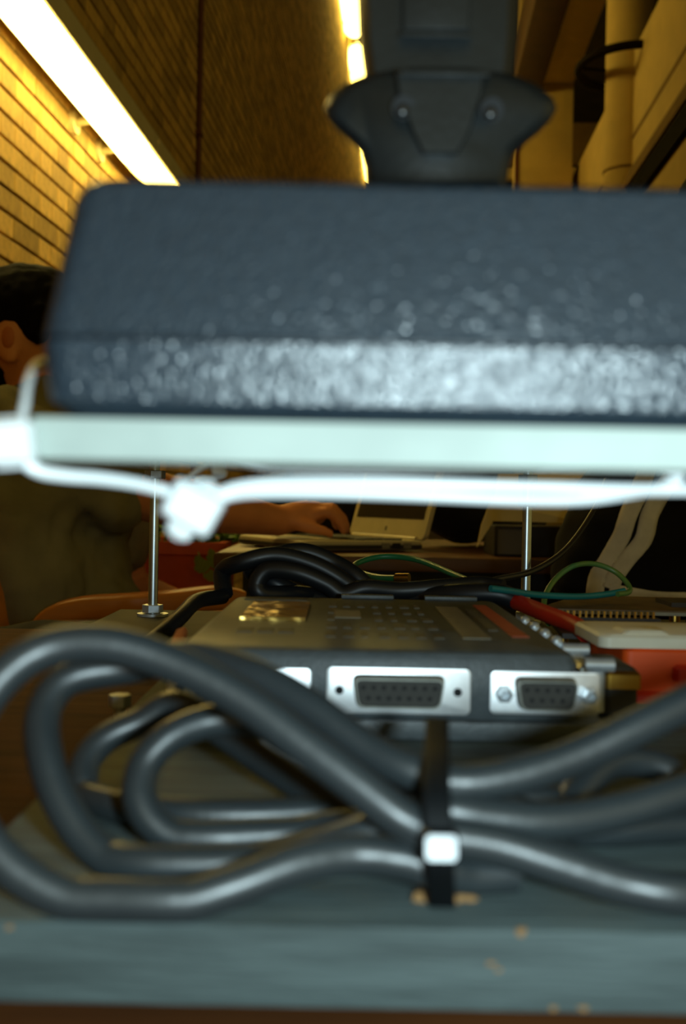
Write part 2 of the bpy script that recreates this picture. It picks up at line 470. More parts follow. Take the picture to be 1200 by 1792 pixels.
# ================================================================== THE DESK, THE BOARD AND WHAT STANDS ON IT
ZT = -0.0765; ZB = -0.064
t = thing('desk', P(0.3, 0.2, FL), 'brown wooden desk carrying the grey painted board', 'desk')
obj('desk_top', MB().box((-0.75, -0.5, ZT - 0.028), (0.95, 0.615, ZT), P), 'desk', t, bevel=0.003)
for x in (-0.70, 0.88):
    for y in (-0.45, 0.56):
        obj('leg', MB().box((x - 0.02, y - 0.02, FL), (x + 0.02, y + 0.02, ZT - 0.028), P), 'desk', t, bevel=0.003)
bt = thing('plywood_board', P(0.13, 0.3, ZT), 'grey painted plywood board with chipped front edge lying on the desk', 'board')
obj('panel', MB().box((-0.064, 0.159, ZT), (0.33, 0.47, ZB), P), 'board', bt, bevel=0.0006)
def chip(p, s, n=5):
    mb = MB()
    pts = []
    for i in range(n):
        a = 2 * PI * i / n + random.uniform(-.3, .3)
        pts.append((s * random.uniform(.5, 1.2) * math.cos(a), 0.55 * s * random.uniform(.4, 1.2) * math.sin(a)))
    mb.prism(pts, lambda u, v, q: Vector((p.x + u, p.y + q, p.z + v)), -0.0002, 0.0006)
    return mb
for (x, y, s) in ((860, 1688, 0.0009), (874, 1700, 0.0007), (912, 1634, 0.0012), (968, 1768, 0.0008), (1022, 1767, 0.0010), (14, 1626, 0.0009)):
    q = W(x, y, 0.159); q.y = 0.159
    obj('splinter', chip(q, s), 'splinter', bt, smooth=0)
for (x, y, s) in ((742, 1560, 0.0021), (752, 1570, 0.0014), (806, 1558, 0.0016), (822, 1562, 0.0013), (796, 1568, 0.0012)):
    q = W(x, y, 0.170); q.z = HC + ZB + s * 0.45
    obj('splinter', chip(q, s), 'splinter', bt, smooth=0)
bp = thing('base_plate', P(0.02, 0.56, ZT), 'dark olive base plate under the threaded rods on the desk', 'plate')
obj('plate', MB().box((-0.128, 0.474, ZT), (0.24, 0.612, ZB), P), 'baseplate', bp, bevel=0.001)
obj('edge_strip', MB().box((-0.128, 0.470, ZT), (0.24, 0.474, ZB - 0.003), P), 'baseplate', bp)

# ---------------- controller module with D-connectors
X0, X1, Y0, Y1, Z0, Z1 = -0.0455, 0.0655, 0.290, 0.447, -0.0590, -0.0402
ct = thing('controller_box', P(0.01, 0.37, ZB), 'black metal controller box with three socket connectors on its front', 'controller')
mb = MB()
lv = [(Z0, 0.0004), (Z0 + 0.0008, 0), (Z1 - 0.0030, 0), (Z1 - 0.0008, 0.0012), (Z1, 0.0030)]
mb.rings([[P(u, v, z) for u, v in rrect(X0 + i, X1 - i, Y0 + i, Y1 - i, 0.003)] for z, i in lv])
obj('body', mb, 'module', ct, smooth=30)
mb = MB().rings([[P(u, v, z) for u, v in rrect(X0 + 0.006, X1 + 0.008, Y0 - 0.004, Y1 + 0.002, 0.004)] for z in (ZB, Z0)])
obj('foot_plate', mb, 'module', ct, bevel=0.0006)
for x in (0.0, 0.035):
    obj('top_rib', MB().box((x, Y1 - 0.004, Z1), (x + 0.022, Y1 + 0.002, Z1 + 0.0016), P), 'module', ct, bevel=0.0004)
def toplabel(name, quad, m, h=0.0003, **k):
    """flat print on the lid; quad in lid coordinates (0..1 across, 0..1 back)"""
    (u0, u1, v0, v1) = quad
    a = X0 + 0.003 + (X1 - X0 - 0.006) * u0; b = X0 + 0.003 + (X1 - X0 - 0.006) * u1
    c = Y0 + 0.003 + (Y1 - Y0 - 0.006) * v0; d = Y0 + 0.003 + (Y1 - Y0 - 0.006) * v1
    return obj(name, MB().box((a, c, Z1 - 0.0001), (b, d, Z1 + h), P), m, ct, smooth=0, **k)
toplabel('foil_sticker', (0.08, 0.29, 0.42, 0.80), 'foil', 0.0012, label='crinkled gold foil sticker')
toplabel('paper_label', (0.03, 0.27, 0.90, 0.985), 'printdim')
toplabel('printed_block', (0.38, 0.47, 0.50, 0.66), 'print')
toplabel('printed_bar', (0.755, 0.835, 0.16, 0.80), 'print')
toplabel('printed_bar', (0.855, 0.885, 0.30, 0.74), 'printdim')
toplabel('printed_bar', (0.905, 0.955, 0.20, 0.86), 'printred', label='orange printed stripe')
for k in range(7):
    u = 0.36 + 0.052 * k
    for v in (0.15, 0.30, 0.45, 0.60, 0.75):
        if 0.36 < u < 0.48 and 0.4 < v < 0.7: continue
        a = random.uniform(0.05, 0.09)
        toplabel('printed_mark', (u, u + random.uniform(0.018, 0.034), v, v + a), 'printdim')
for u in (0.10, 0.16, 0.22):
    toplabel('printed_mark', (u, u + 0.045, 0.20, 0.27), 'printdim')
def dpoly(w, h, r, taper=0.10):
    """D outline: wide on top, narrow below"""
    raw = [(-w / 2, h / 2), (w / 2, h / 2), (w / 2 - h * taper * 1.6, -h / 2), (-w / 2 + h * taper * 1.6, -h / 2)]
    out = []
    n = len(raw)
    for i in range(n):
        p0 = Vector(raw[i - 1]); p1 = Vector(raw[i]); p2 = Vector(raw[(i + 1) % n])
        a = p1 + (p0 - p1).normalized() * r; b = p1 + (p2 - p1).normalized() * r
        for k in range(5):
            s = k / 4
            q = a * (1 - s) ** 2 + p1 * 2 * s * (1 - s) + b * s * s
            out.append((q.x, q.y))
    return out
def connector(cx, cz, w, h, sw, n, label, jack=False):
    """flange + trapezoid shell + insulator with contacts, on the front of the box"""
    fr = lambda u, v, q: P(cx + u, Y0 - q, cz + v)
    fl_ = obj('connector', MB().prism(rrect(-w / 2, w / 2, -h / 2, h / 2, 0.0016), fr, 0.0, 0.0010), 'shell', ct, bevel=0.0003, label=label)
    mb = MB()
    sh = 0.0083
    o1, o2, i1 = dpoly(sw, sh, 0.0022), dpoly(sw * .985, sh * .96, 0.0021), dpoly(sw - 0.0012, sh - 0.0012, 0.0018)
    mb.rings([[fr(u, v, q) for u, v in poly] for poly, q in ((dpoly(sw + .001, sh + .001, .0024), 0.0009), (o1, 0.0016), (o1, 0.0046), (o2, 0.0052), (i1, 0.0052), (i1, 0.0030))], cap=False)
    obj('shell', mb, 'dshell', fl_)
    obj('insulator', MB().prism(dpoly(sw - 0.0013, sh - 0.0013, 0.0018), fr, 0.0010, 0.0042), 'insul', fl_)
    pitch = 0.00277
    for row, cnt, v in ((0, n // 2 + 1, 0.0014), (1, n // 2, -0.0014)):
        for k in range(cnt):
            u = (k - (cnt - 1) / 2) * pitch
            obj('contact', MB().cyl(fr(u, v, 0.0040), fr(u, v, 0.00435), 0.00062, 10), 'hole', fl_)
    for s in (-1, 1):
        u = s * (w / 2 - 0.0036)
        if jack:
            obj('jack_screw', MB().rings([[fr(u + r * math.cos(2 * PI * i / 6), r * math.sin(2 * PI * i / 6) * 1.0, q) for i in range(6)] for r, q in ((0.0023, 0.001), (0.0023, 0.0048), (0.0014, 0.0050), (0.0013, 0.0030))]), 'steel', fl_, smooth=0)
        else:
            obj('screw_hole', MB().cyl(fr(u, 0, 0.0009), fr(u, 0, 0.0012), 0.0012, 16), 'hole', fl_)
    return fl_
def cpos(x, y):
    q = W(x, y, Y0); return q.x, q.z - HC
for (x, y, w_, h_, sw, n, lab, jk) in ((418, 1207, 0.0396, 0.0126, 0.0250, 15, 'bright socket connector half hidden by the loop of cord', False),
                                   (697, 1209, 0.0396, 0.0126, 0.0250, 15, 'bright wide socket connector with fifteen contacts', False),
                                   (953, 1213, 0.0302, 0.0118, 0.0168, 9, 'small socket connector with hexagon jack screws', True)):
    cx, cz = cpos(x, y)
    connector(cx, cz, w_, h_, sw, n, lab, jk)

# ---------------- threaded rods
def threaded_rod(x, y, zt, label, nuts, washer=True):
    t = thing('threaded_rod', P(x, y, ZB), label, 'rod', 'threaded rods holding the upper shelf')
    mb = MB(); R = []
    z = ZB; pitch = 0.0012; r = 0.0027; k = 0
    while z < zt:
        rr = r if k % 2 else r * 0.95
        R.append([P(x + rr * math.cos(2 * PI * i / 12), y + rr * math.sin(2 * PI * i / 12), z) for i in range(12)])
        z += pitch / 2; k += 1
    mb.rings(R)
    obj('shaft', mb, 'rod', t, smooth=180)
    for zn in nuts:
        hx = [(0.0058 * math.cos(PI * i / 3 + 0.3), 0.0058 * math.sin(PI * i / 3 + 0.3)) for i in range(6)]
        obj('nut', MB().prism(hx, lambda u, v, q: P(x + u, y + v, zn + q), -0.0022, 0.0022), 'steel', t, smooth=0, bevel=0.0004)
    obj('washer', MB().cyl(P(x, y, ZB), P(x, y, ZB + 0.0014), 0.0085, 24), 'steel', t)
    return t
ql = W(269, 960, 0.58); qr = W(921, 960, 0.58)
threaded_rod(ql.x, ql.y, 0.034, 'threaded steel rod standing beside the gold foil sticker, nut at its foot', (ZB + 0.0040, 0.0135))
threaded_rod(qr.x, qr.y, 0.034, 'threaded steel rod rising behind the orange printed stripe, between two nuts', (ZB + 0.0040, 0.0150, 0.0020))

# ---------------- upper shelf (pale strip in front, plate on the rods behind)
st = thing('upper_shelf', P(0.0, 0.16, 0.005), 'pale strip shelf carrying the black power adapter above the rods', 'shelf')
obj('front_strip', MB().box((-0.0405, 0.1365, 0.0049), (0.095, 0.150, 0.0104), P), 'strip', st, bevel=0.0005)
obj('strip_web', MB().box((-0.012, 0.150, 0.0058), (0.033, 0.190, 0.0104), P), 'strip', st)
obj('rear_plate', MB().box((-0.120, 0.50, 0.0265), (0.125, 0.64, 0.0315), P), 'strip', st)
for x in (0.0, 0.03):
    obj('support_rail', MB().sweep([P(x, 0.18, 0.0100), P(x, 0.56, 0.0255)], [(-0.004, -0.001), (0.004, -0.001), (0.004, 0.001), (-0.004, 0.001)]), 'steel', st)

# ---------------- power adapter
ax0, ax1, ay0, ay1 = -0.0408, 0.0860, 0.1375, 0.187
lv = [(0.0105, 0.0052), (0.0109, 0.0038), (0.0118, 0.0024), (0.0128, 0.0012), (0.0206, 0.0004), (0.0209, 0.0008), (0.0212, 0.0008), (0.0215, 0.0004),
      (0.0405, 0.0036), (0.0422, 0.0043), (0.0432, 0.0056), (0.0437, 0.0078)]
mb = MB()
mb.rings([[P(u, v, z) for u, v in rrect(ax0 + i, ax1 - i, ay0 + i, ay1 - i, 0.004)] for z, i in lv])
pa = thing('power_adapter', P((ax0 + ax1) / 2, 0.162, 0.0104), 'large textured black power adapter strapped on the pale strip', 'power adapter')
obj('shell', mb, 'adapter', pa, smooth=25)
obj('parting_seam', MB().rings([[P(u, v, z) for u, v in rrect(ax0 + 0.0006, ax1 - 0.0006, ay0 + 0.0006, ay1 - 0.0006, 0.004)] for z in (0.0209, 0.0212)]), 'cord2', pa)

# ---------------- black moulding above the adapter
dB = 0.205
def B(x, y, q): return W(x, y, dB + q)
br = thing('plug_bracket', W(770, 300, dB + 0.02), 'black moulded plastic bracket with two recessed screws above the adapter', 'bracket')
out = [(566, 192), (576, 168), (604, 146), (648, 128), (720, 118), (820, 118), (890, 128), (936, 146), (966, 170), (974, 190), (962, 212), (940, 234), (918, 252), (898, 270), (890, 296), (886, 334), (640, 334), (638, 294), (630, 266), (612, 247), (588, 227), (572, 208)]
cx_, cy_ = 770, 205
def shrink(poly, k, dy=0): return [(cx_ + (a - cx_) * k, cy_ + dy + (b - cy_) * k) for a, b in poly]
mb = MB().rings([[B(a, b, q) for a, b in shrink(out, k)] for k, q in ((0.86, -0.006), (0.95, -0.0045), (1.0, -0.001), (1.0, 0.014), (0.94, 0.018))])
obj('flange', mb, 'bracket', br, smooth=50)
face = [(690, 122), (850, 122), (846, 160), (822, 235), (800, 272), (740, 272), (722, 235), (694, 160)]
obj('centre_panel', MB().rings([[B(cx_ + (a - cx_) * k, 190 + (b - 190) * k, q) for a, b in face] for k, q in ((1.0, -0.004), (0.97, -0.0085), (0.93, -0.009))]), 'bracket', br, smooth=30)
obj('lip', MB().rings([[B(a, b, q) for a, b in [(700, 121), (858, 124), (858, 134), (700, 131)]] for q in (-0.004, -0.0102)]), 'bracket', br, bevel=0.0003)
stem = [(640, 150), (628, 60), (622, -90), (912, -90), (906, 60), (896, 150)]
obj('stem', MB().rings([[B(cx_ + (a - cx_) * k, b, q) for a, b in stem] for k, q in ((0.86, 0.000), (0.97, 0.0035), (1.0, 0.008), (1.0, 0.024), (0.9, 0.03))]), 'bracket', br, smooth=50)
obj('stem_panel', MB().rings([[B(a, b, q) for a, b in [(704, -90), (828, -90), (822, 52), (704, 52)]] for q in (0.003, -0.002)]), 'bracket', br, bevel=0.0006)
obj('panel_lip', MB().rings([[B(a, b, q) for a, b in [(700, 54), (826, 57), (826, 66), (700, 63)]] for q in (0.003, -0.003)]), 'bracket', br, bevel=0.0003)
for (x, y) in ((706, 188), (860, 192)):
    obj('screw_recess', MB().cyl(B(x, y, -0.0088), B(x, y, -0.0040), 0.0022, 20), 'hole', br)
    obj('screw', MB().ball(B(x - 2, y + 6, -0.0088), (0.0013, 0.0009, 0.0013)), 'screw', br)
obj('post', MB().rings([[P(u, v, z) for u, v in rrect(0.008, 0.029, 0.2045, 0.229, 0.003)] for z in (0.0113, 0.0640)]), 'bracket', br)

# ---------------- white cable ties
def strap(pts, wd=0.0015, th=0.0011, n=8, flat=Vector((0, 1, 0))):
    sec = rrect(-th / 2, th / 2, -wd / 2, wd / 2, th * 0.45, 3)
    return MB().sweep(spline(pts, n), sec)
def head_mb(p, sx, sy, sz, rot=0.0):
    """ratchet head: chamfered block with a slot lip"""
    mb = MB()
    ca, sa = math.cos(rot), math.sin(rot)
    def q(u, v, t): return Vector((p.x + u * ca - v * sa, p.y + t, p.z + u * sa + v * ca))
    for k0, (a, b, c) in enumerate(((sx, sz, sy), (sx * 0.62, sz * 1.16, sy * 0.7))):
        mb.rings([[q(u, v, t) for u, v in rrect(-a / 2 * k, a / 2 * k, -b / 2 * k, b / 2 * k, 0.0009)] for k, t in ((0.8, -c / 2), (1, -c / 3), (1, c / 3), (0.8, c / 2))])
    return mb
def cable_tie(label, strands, heads, group='white cable ties round the shelf', base=None):
    b = base or strands[0][0]
    t = thing('cable_tie', b, label, 'cable tie', group)
    for s in strands: obj('strap', strap(s), 'tie', t)
    for h in heads: obj('head', head_mb(*h), 'tie', t)
    return t
d1 = 0.140
cable_tie('white cable tie, head at the left end of the pale strip, sagging below',
          [[W(20, 790, 0.135), W(62, 822, 0.136), W(110, 832, 0.138), W(180, 838, 0.142), W(250, 849, 0.146), W(320, 868, 0.150)],
           [W(36, 745, 0.1385), W(44, 705, 0.142), W(50, 668, 0.147), W(66, 640, 0.156), W(100, 630, 0.168)]],
          [(W(16, 776, 0.1345), 0.0062, 0.005, 0.0056, 0.1)])
cable_tie('white cable tie with a bulky head and clipped tail below the pale strip',
          [[W(325, 885, 0.150), W(372, 868, 0.150), W(420, 852, 0.150), W(500, 845, 0.150), W(650, 845, 0.150), W(800, 849, 0.150), W(950, 853, 0.150), W(1100, 857, 0.150), W(1230, 858, 0.152)]],
          [(W(338, 888, 0.149), 0.0074, 0.005, 0.0058, -0.5), (W(322, 916, 0.149), 0.0036, 0.0026, 0.0042, -0.5)])
cable_tie('white cable tie whose looped strap bends back up round the strip beside the right nuts',
          [[W(365, 885, 0.152), W(400, 868, 0.153), W(460, 862, 0.153), W(600, 863, 0.153), W(750, 868, 0.153), W(900, 874, 0.153), W(1020, 874, 0.153), W(1110, 862, 0.153), W(1170, 850, 0.151), W(1188, 838, 0.150), W(1170, 826, 0.150), W(1130, 818, 0.152), W(1080, 812, 0.156)]],
          [(W(352, 876, 0.1515), 0.005, 0.004, 0.005, 0.2)])
cable_tie('thin curled white cable tie end hanging under the shelf by the left rod',
          [[W(305, 850, 0.30), W(325, 838, 0.30), W(345, 824, 0.30), W(365, 812, 0.30)],
           [W(360, 850, 0.30), W(345, 840, 0.30), W(352, 838, 0.30), W(385, 834, 0.30), W(392, 826, 0.30), W(380, 808, 0.30)]],
          [(W(382, 820, 0.298), 0.0036, 0.003, 0.004, 0.0)])
cable_tie('white cable tie strap bowed under the middle of the pale strip',
          [[W(385, 796, 0.20), W(430, 812, 0.20), W(520, 822, 0.20), W(700, 824, 0.20), W(900, 822, 0.20), W(1040, 818, 0.20), W(1100, 806, 0.20)]], [])

# ---------------- power cord tied in a bundle
path = []
def S(*pts):
    for (x, y, d) in pts: path.append(W(x, y, d))
# loop A, then right R1..R3, loop B, right R2..R6, loop C, loop E
S((900, 1527, .172), (820, 1530, .170), (770, 1522, .168), (700, 1504, .168), (620, 1496, .168), (520, 1512, .165), (420, 1548, .162), (310, 1580, .160), (190, 1586, .160), (80, 1556, .160), (-10, 1490, .161), (-62, 1390, .164), (-50, 1270, .168), (10, 1180, .172), (90, 1133, .175), (190, 1128, .176), (300, 1160, .176), (420, 1222, .174), (520, 1295, .171), (620, 1370, .168), (700, 1430, .166), (770, 1462, .166), (870, 1480, .166), (980, 1514, .165), (1090, 1548, .164), (1200, 1566, .163))
S((1340, 1560, .168), (1480, 1490, .176), (1540, 1370, .184), (1480, 1240, .188), (1340, 1190, .187), (1240, 1214, .185), (1120, 1270, .182), (1010, 1322, .180), (900, 1358, .178), (800, 1370, .177), (720, 1350, .178), (640, 1310, .182), (540, 1235, .188), (440, 1180, .194), (330, 1150, .20), (220, 1168, .20), (120, 1188, .197), (78, 1240, .193), (76, 1310, .188), (105, 1400, .183), (160, 1480, .179), (240, 1528, .176), (340, 1534, .176), (450, 1512, .177), (580, 1478, .178), (690, 1440, .177), (770, 1420, .174), (860, 1432, .174), (960, 1438, .175), (1080, 1420, .178), (1210, 1382, .182))
S((1400, 1330, .190), (1520, 1400, .20), (1480, 1480, .205), (1340, 1495, .205), (1200, 1482, .203), (1090, 1464, .200), (960, 1440, .198), (860, 1405, .195), (770, 1385, .190), (690, 1380, .192), (600, 1332, .196), (520, 1286, .200), (440, 1262, .203), (370, 1262, .202), (300, 1288, .199), (252, 1340, .196), (246, 1405, .192), (290, 1458, .190), (380, 1478, .190), (480, 1468, .192), (600, 1448, .193), (700, 1450, .190), (780, 1475, .186), (880, 1500, .188), (960, 1480, .194), (1000, 1400, .204), (1060, 1340, .212), (1130, 1336, .215), (1180, 1360, .214), (1170, 1410, .210), (1060, 1420, .206), (900, 1400, .202), (770, 1430, .200), (680, 1455, .202), (590, 1412, .208), (480, 1345, .216), (390, 1282, .223), (310, 1234, .228), (250, 1262, .228), (180, 1296, .225), (145, 1350, .220), (160, 1420, .214), (220, 1470, .208), (320, 1496, .204), (420, 1494, .204), (520, 1478, .206), (620, 1462, .208))
pts = spline(path, 7)
for p in pts:                                   # the cord lies on the board, not in it
    lo = HC + ZB + 0.0033 if (p.x > -0.066 and p.y > 0.1585) else HC + ZT + 0.0033
    if p.z < lo: p.z = lo
pc = thing('coiled_mains_lead', P(0.02, 0.18, ZB), 'thick black power cord coiled in loops and tied on the grey board', 'power cord')
obj('coil', MB().tube(pts, 0.0032, 14), 'cord', pc)
obj('cord_sheath', MB().tube([pts[-2], pts[-1], pts[-1] + (pts[-1] - pts[-3]).normalized() * 0.004], 0.0038, 14), 'cord', pc)

# black cable tie round the bundle
bt2 = thing('cable_tie', W(770, 1576, 0.168), 'black cable tie binding the coiled power cord, its head catching the light', 'cable tie')
sec = rrect(-0.0022, 0.0022, -0.0006, 0.0006, 0.0005, 3)
sp = spline([W(765, 1262, .197), W(764, 1300, .185), W(763, 1330, .1745), W(763, 1370, .1665), W(764, 1410, .1620), W(768, 1470, .1600), W(770, 1520, .1610), W(772, 1560, .1650), W(774, 1588, .1690)], 6)
mb = MB(); RR = []
for i, p in enumerate(sp):
    tt = (sp[min(i + 1, len(sp) - 1)] - sp[max(i - 1, 0)]).normalized()
    sd = Vector((1, 0, 0)); nn = sd.cross(tt).normalized()
    RR.append([p + sd * a + nn * b for a, b in sec])
mb.rings(RR)
obj('strap', mb, 'blackstrap', bt2)
hd = W(770, 1476, 0.1585)
hm = MB()
hm.rings([[Vector((hd.x + u * k, hd.y + q + 0.34 * v * k, hd.z + v * k)) for u, v in rrect(-0.0027, 0.0027, -0.0020, 0.0020, 0.0009)] for k, q in ((0.86, -0.0022), (0.95, -0.0019), (1, -0.0012), (1, 0.0014))])
hh = obj('head', hm, 'blacktie', bt2, smooth=20)

# ---------------- cords, wires and boards behind the controller
def cordthing(name, label, cat, strands, r, m, ends=None, group=None):
    b = Vector(strands[0][0])
    t = thing(name, b, label, cat, group)
    for s in strands: obj('run', MB().tube(spline(s, 8), r, 12), m, t)
    for (a, b2, rr, mm) in (ends or []): obj('plug', MB().cyl(a, b2, rr, 16), mm, t)
    return t
d2 = 0.52
cordthing('signal_cord', 'black cord rolled in a fat coil behind the controller box', 'cord',
          [[W(392, 1040, .50), W(390, 1000, .51), W(420, 985, .50), W(480, 972, .50), W(540, 985, .50), W(590, 1010, .50), W(620, 1035, .50), W(600, 1050, .51), W(540, 1045, .505), W(480, 1020, .50), W(440, 1000, .51), W(470, 975, .515), W(530, 965, .515), W(585, 985, .515), W(625, 1010, .51), W(640, 1035, .51), W(600, 1048, .52), W(520, 1040, .50), W(460, 1040, .49), W(450, 1020, .49), W(470, 998, .49), W(520, 1002, .488), W(570, 1022, .488), W(600, 1040, .488), W(640, 1030, .488), W(700, 1034, .49), W(780, 1028, .49), W(840, 1024, .495), W(880, 1030, .49)]], 0.0043, 'cord2')
cordthing('signal_cord', 'black cord lying straight along the back of the controller box', 'cord',
          [[W(600, 1020, .53), W(680, 1040, .50), W(740, 1046, .49), W(800, 1040, .48), W(870, 1040, .475), W(905, 1052, .475)]], 0.0048, 'cord2')
cordthing('signal_cord', 'black cord arching beside the left edge of the controller box', 'cord',
          [[W(200, 1160, .40), W(270, 1120, .42), W(315, 1080, .45), W(345, 1052, .48), W(390, 1044, .50)]], 0.0036, 'cord2')
cordthing('thin_lead', 'thin dark lead rising from the black cords past the right rod', 'lead',
          [[W(800, 1030, .50), W(870, 1014, .53), W(930, 1000, .56), W(980, 970, .60), W(1015, 930, .65), W(1045, 880, .72), W(1060, 840, .78)]], 0.0017, 'cord2')
cordthing('green_wire', 'green wire looping beside the coiled black cord', 'wire',
          [[W(705, 1012, .55), W(660, 1010, .57), W(622, 998, .60), W(626, 985, .62), W(670, 974, .63), W(730, 980, .62), W(800, 1008, .58), W(830, 1020, .56)]], 0.0017, 'green',
          [(W(692, 1012, .551), W(716, 1012, .548), 0.0026, 'gold')])
cordthing('green_wire', 'olive green wire standing in a tall loop before the white striped sleeve', 'wire',
          [[W(960, 1092, .47), W(952, 1070, .48), W(955, 1040, .49), W(975, 1010, .50), W(1005, 990, .505), W(1040, 987, .51), W(1075, 1000, .51), W(1098, 1022, .505), W(1100, 1036, .50), W(1080, 1040, .495)]], 0.0013, 'yelgreen')
cordthing('teal_wire', 'teal wire crossing flat below the green loop', 'wire',
          [[W(858, 1030, .46), W(890, 1034, .465), W(940, 1041, .475), W(1010, 1044, .485), W(1060, 1040, .495), W(1092, 1034, .50)]], 0.0015, 'teal')
cordthing('red_cable', 'bright red sleeved cable slanting down behind the controller box', 'cable',
          [[W(870, 1040, .50), W(900, 1052, .475), W(950, 1072, .445), W(1000, 1092, .42), W(1025, 1108, .40)]], 0.0036, 'red')
# circuit boards at the right
def slab(name, quad, th, m, parent, **k):
    pts = [Vector(q) for q in quad]
    return obj(name, MB().rings([[p for p in pts], [p + Vector((0, 0, th)) for p in pts]]), m, parent, smooth=0, **k)
cb = thing('circuit_board', P(0.18, 0.46, ZB), 'brown circuit board with a row of brass pins lying on the board', 'circuit board')
slab('board', [P(0.085, 0.462, -0.0465), P(0.26, 0.458, -0.0465), P(0.28, 0.525, -0.0465), P(0.12, 0.535, -0.0465)], 0.0020, 'pcb', cb)
slab('edge_rail', [P(0.085, 0.458, -0.0462), P(0.22, 0.455, -0.0462), P(0.22, 0.457, -0.0462), P(0.085, 0.460, -0.0462)], 0.0014, 'print', cb)
slab('lower_board', [P(0.085, 0.405, -0.0505), P(0.28, 0.400, -0.0505), P(0.29, 0.450, -0.0505), P(0.09, 0.455, -0.0505)], 0.0020, 'pcbdark', cb)
for k in range(4):
    x = 0.10 + 0.05 * k
    obj('standoff', MB().cyl(P(x, 0.475, ZB), P(x, 0.475, -0.0465), 0.0025, 10), 'gold', cb)
    obj('standoff', MB().cyl(P(x, 0.430, ZB), P(x, 0.430, -0.0505), 0.0025, 10), 'gold', cb)
for (xa, xb, yy) in ((0.090, 0.132, 0.436), (0.142, 0.205, 0.430)):
    obj('pin_header', MB().box((xa, yy, -0.0485), (xb, yy + 0.006, -0.0455), P), 'pcbdark', cb)
    x = xa + 0.0008
    while x < xb - 0.001:
        obj('pin', MB().box((x, yy + 0.001, -0.0455), (x + 0.0009, yy + 0.002, -0.0428), P), 'gold', cb, smooth=0)
        x += 0.00254
obj('chip', MB().box((0.15, 0.480, -0.0445), (0.19, 0.505, -0.0425), P), 'pcbdark', cb)
# white connector housing on the orange box
ob = thing('orange_case', P(0.16, 0.36, ZB), 'orange red plastic case standing at the right of the controller box', 'case')
def lowbox(parent, name, x0, x1, y0, y1, z0, z1, m, r=0.003, **k):
    return obj(name, MB().rings([[P(u, v, z) for u, v in rrect(x0 + i, x1 - i, y0 + i, y1 - i, r)] for z, i in ((z0, 0), (z1 - 0.001, 0), (z1, 0.001))]), m, parent, smooth=40, **k)
lowbox(ob, 'shell', 0.094, 0.24, 0.350, 0.400, ZB, -0.0465, 'orange')
lowbox(ob, 'ridge', 0.110, 0.24, 0.346, 0.351, -0.0565, -0.0515, 'red', 0.002)
lowbox(ob, 'foot_bar', 0.094, 0.24, 0.347, 0.351, ZB, -0.0605, 'red', 0.002)
wc = thing('white_connector', P(0.15, 0.37, -0.0465), 'white plastic connector housing lying on the orange case', 'connector')
lowbox(wc, 'housing', 0.086, 0.24, 0.350, 0.392, -0.0464, -0.0420, 'white', 0.004)
for x in (0.094, 0.122, 0.150, 0.185):
    lowbox(wc, 'latch', x, x + 0.016, 0.352, 0.368, -0.0420, -0.0408, 'white', 0.002)
sp_ = thing('serial_plug', P(0.09, 0.33, ZB), 'brass and steel serial plug screwed to the side of the controller box', 'plug')
lowbox(sp_, 'flange', 0.0690, 0.0715, 0.305, 0.345, -0.0615, -0.0455, 'dshell', 0.001)
lowbox(sp_, 'shell', 0.0715, 0.0780, 0.309, 0.341, -0.0600, -0.0470, 'steel', 0.002)
lowbox(sp_, 'hood', 0.0780, 0.0878, 0.310, 0.340, -0.0605, -0.0470, 'insul', 0.002)
lowbox(sp_, 'brass_band', 0.0780, 0.0882, 0.3085, 0.3115, -0.0530, -0.0478, 'gold', 0.001)
for y in (0.309, 0.341):
    obj('thumb_screw', MB().cyl(P(0.0715, y, -0.0460), P(0.0800, y, -0.0460), 0.0021, 14), 'steel', sp_)
for k, y in enumerate((0.345, 0.365, 0.385, 0.405)):
    q = thing('hex_standoff', P(0.071, y, ZB), 'small steel hexagon standoff beside the controller box', 'standoff', 'steel standoffs along the controller box')
    hx = [(0.0026 * math.cos(PI * i / 3), 0.0026 * math.sin(PI * i / 3)) for i in range(6)]
    obj('post', MB().prism(hx, lambda u, v, s: P(0.0705 + u, y + v, s), ZB, -0.0440), 'steel', q, smooth=0)
    obj('tip', MB().ball(P(0.0705, y, -0.0440), 0.0020), 'steel', q)
# small things left of the controller
q = thing('hex_bolt', P(-0.069, 0.315, ZT), 'bright hexagon bolt on the desk behind the loops of cord', 'bolt')
p0 = W(210, 1226, 0.33)
hx = [(0.0036 * math.cos(PI * i / 3), 0.0036 * math.sin(PI * i / 3)) for i in range(6)]
obj('head', MB().prism(hx, lambda u, v, s: Vector((p0.x + u, p0.y + v, p0.z + s)), -0.002, 0.002), 'steel', q, smooth=0, bevel=0.0004)
obj('shank', MB().cyl(Vector((p0.x, p0.y, HC + ZT)), p0, 0.0018, 12), 'steel', q)
obj('plug_cover', MB().rings([[W(x, y, d) for x, y, d in rr] for rr in ([(296, 1125, .335), (308, 1100, .345), (324, 1095, .35), (316, 1128, .335)], [(302, 1140, .335), (318, 1112, .345), (330, 1107, .35), (322, 1142, .335)])]), 'amber',
    label='small orange plastic cover pressed against the left side of the controller box', category='cover', bevel=0.0008)

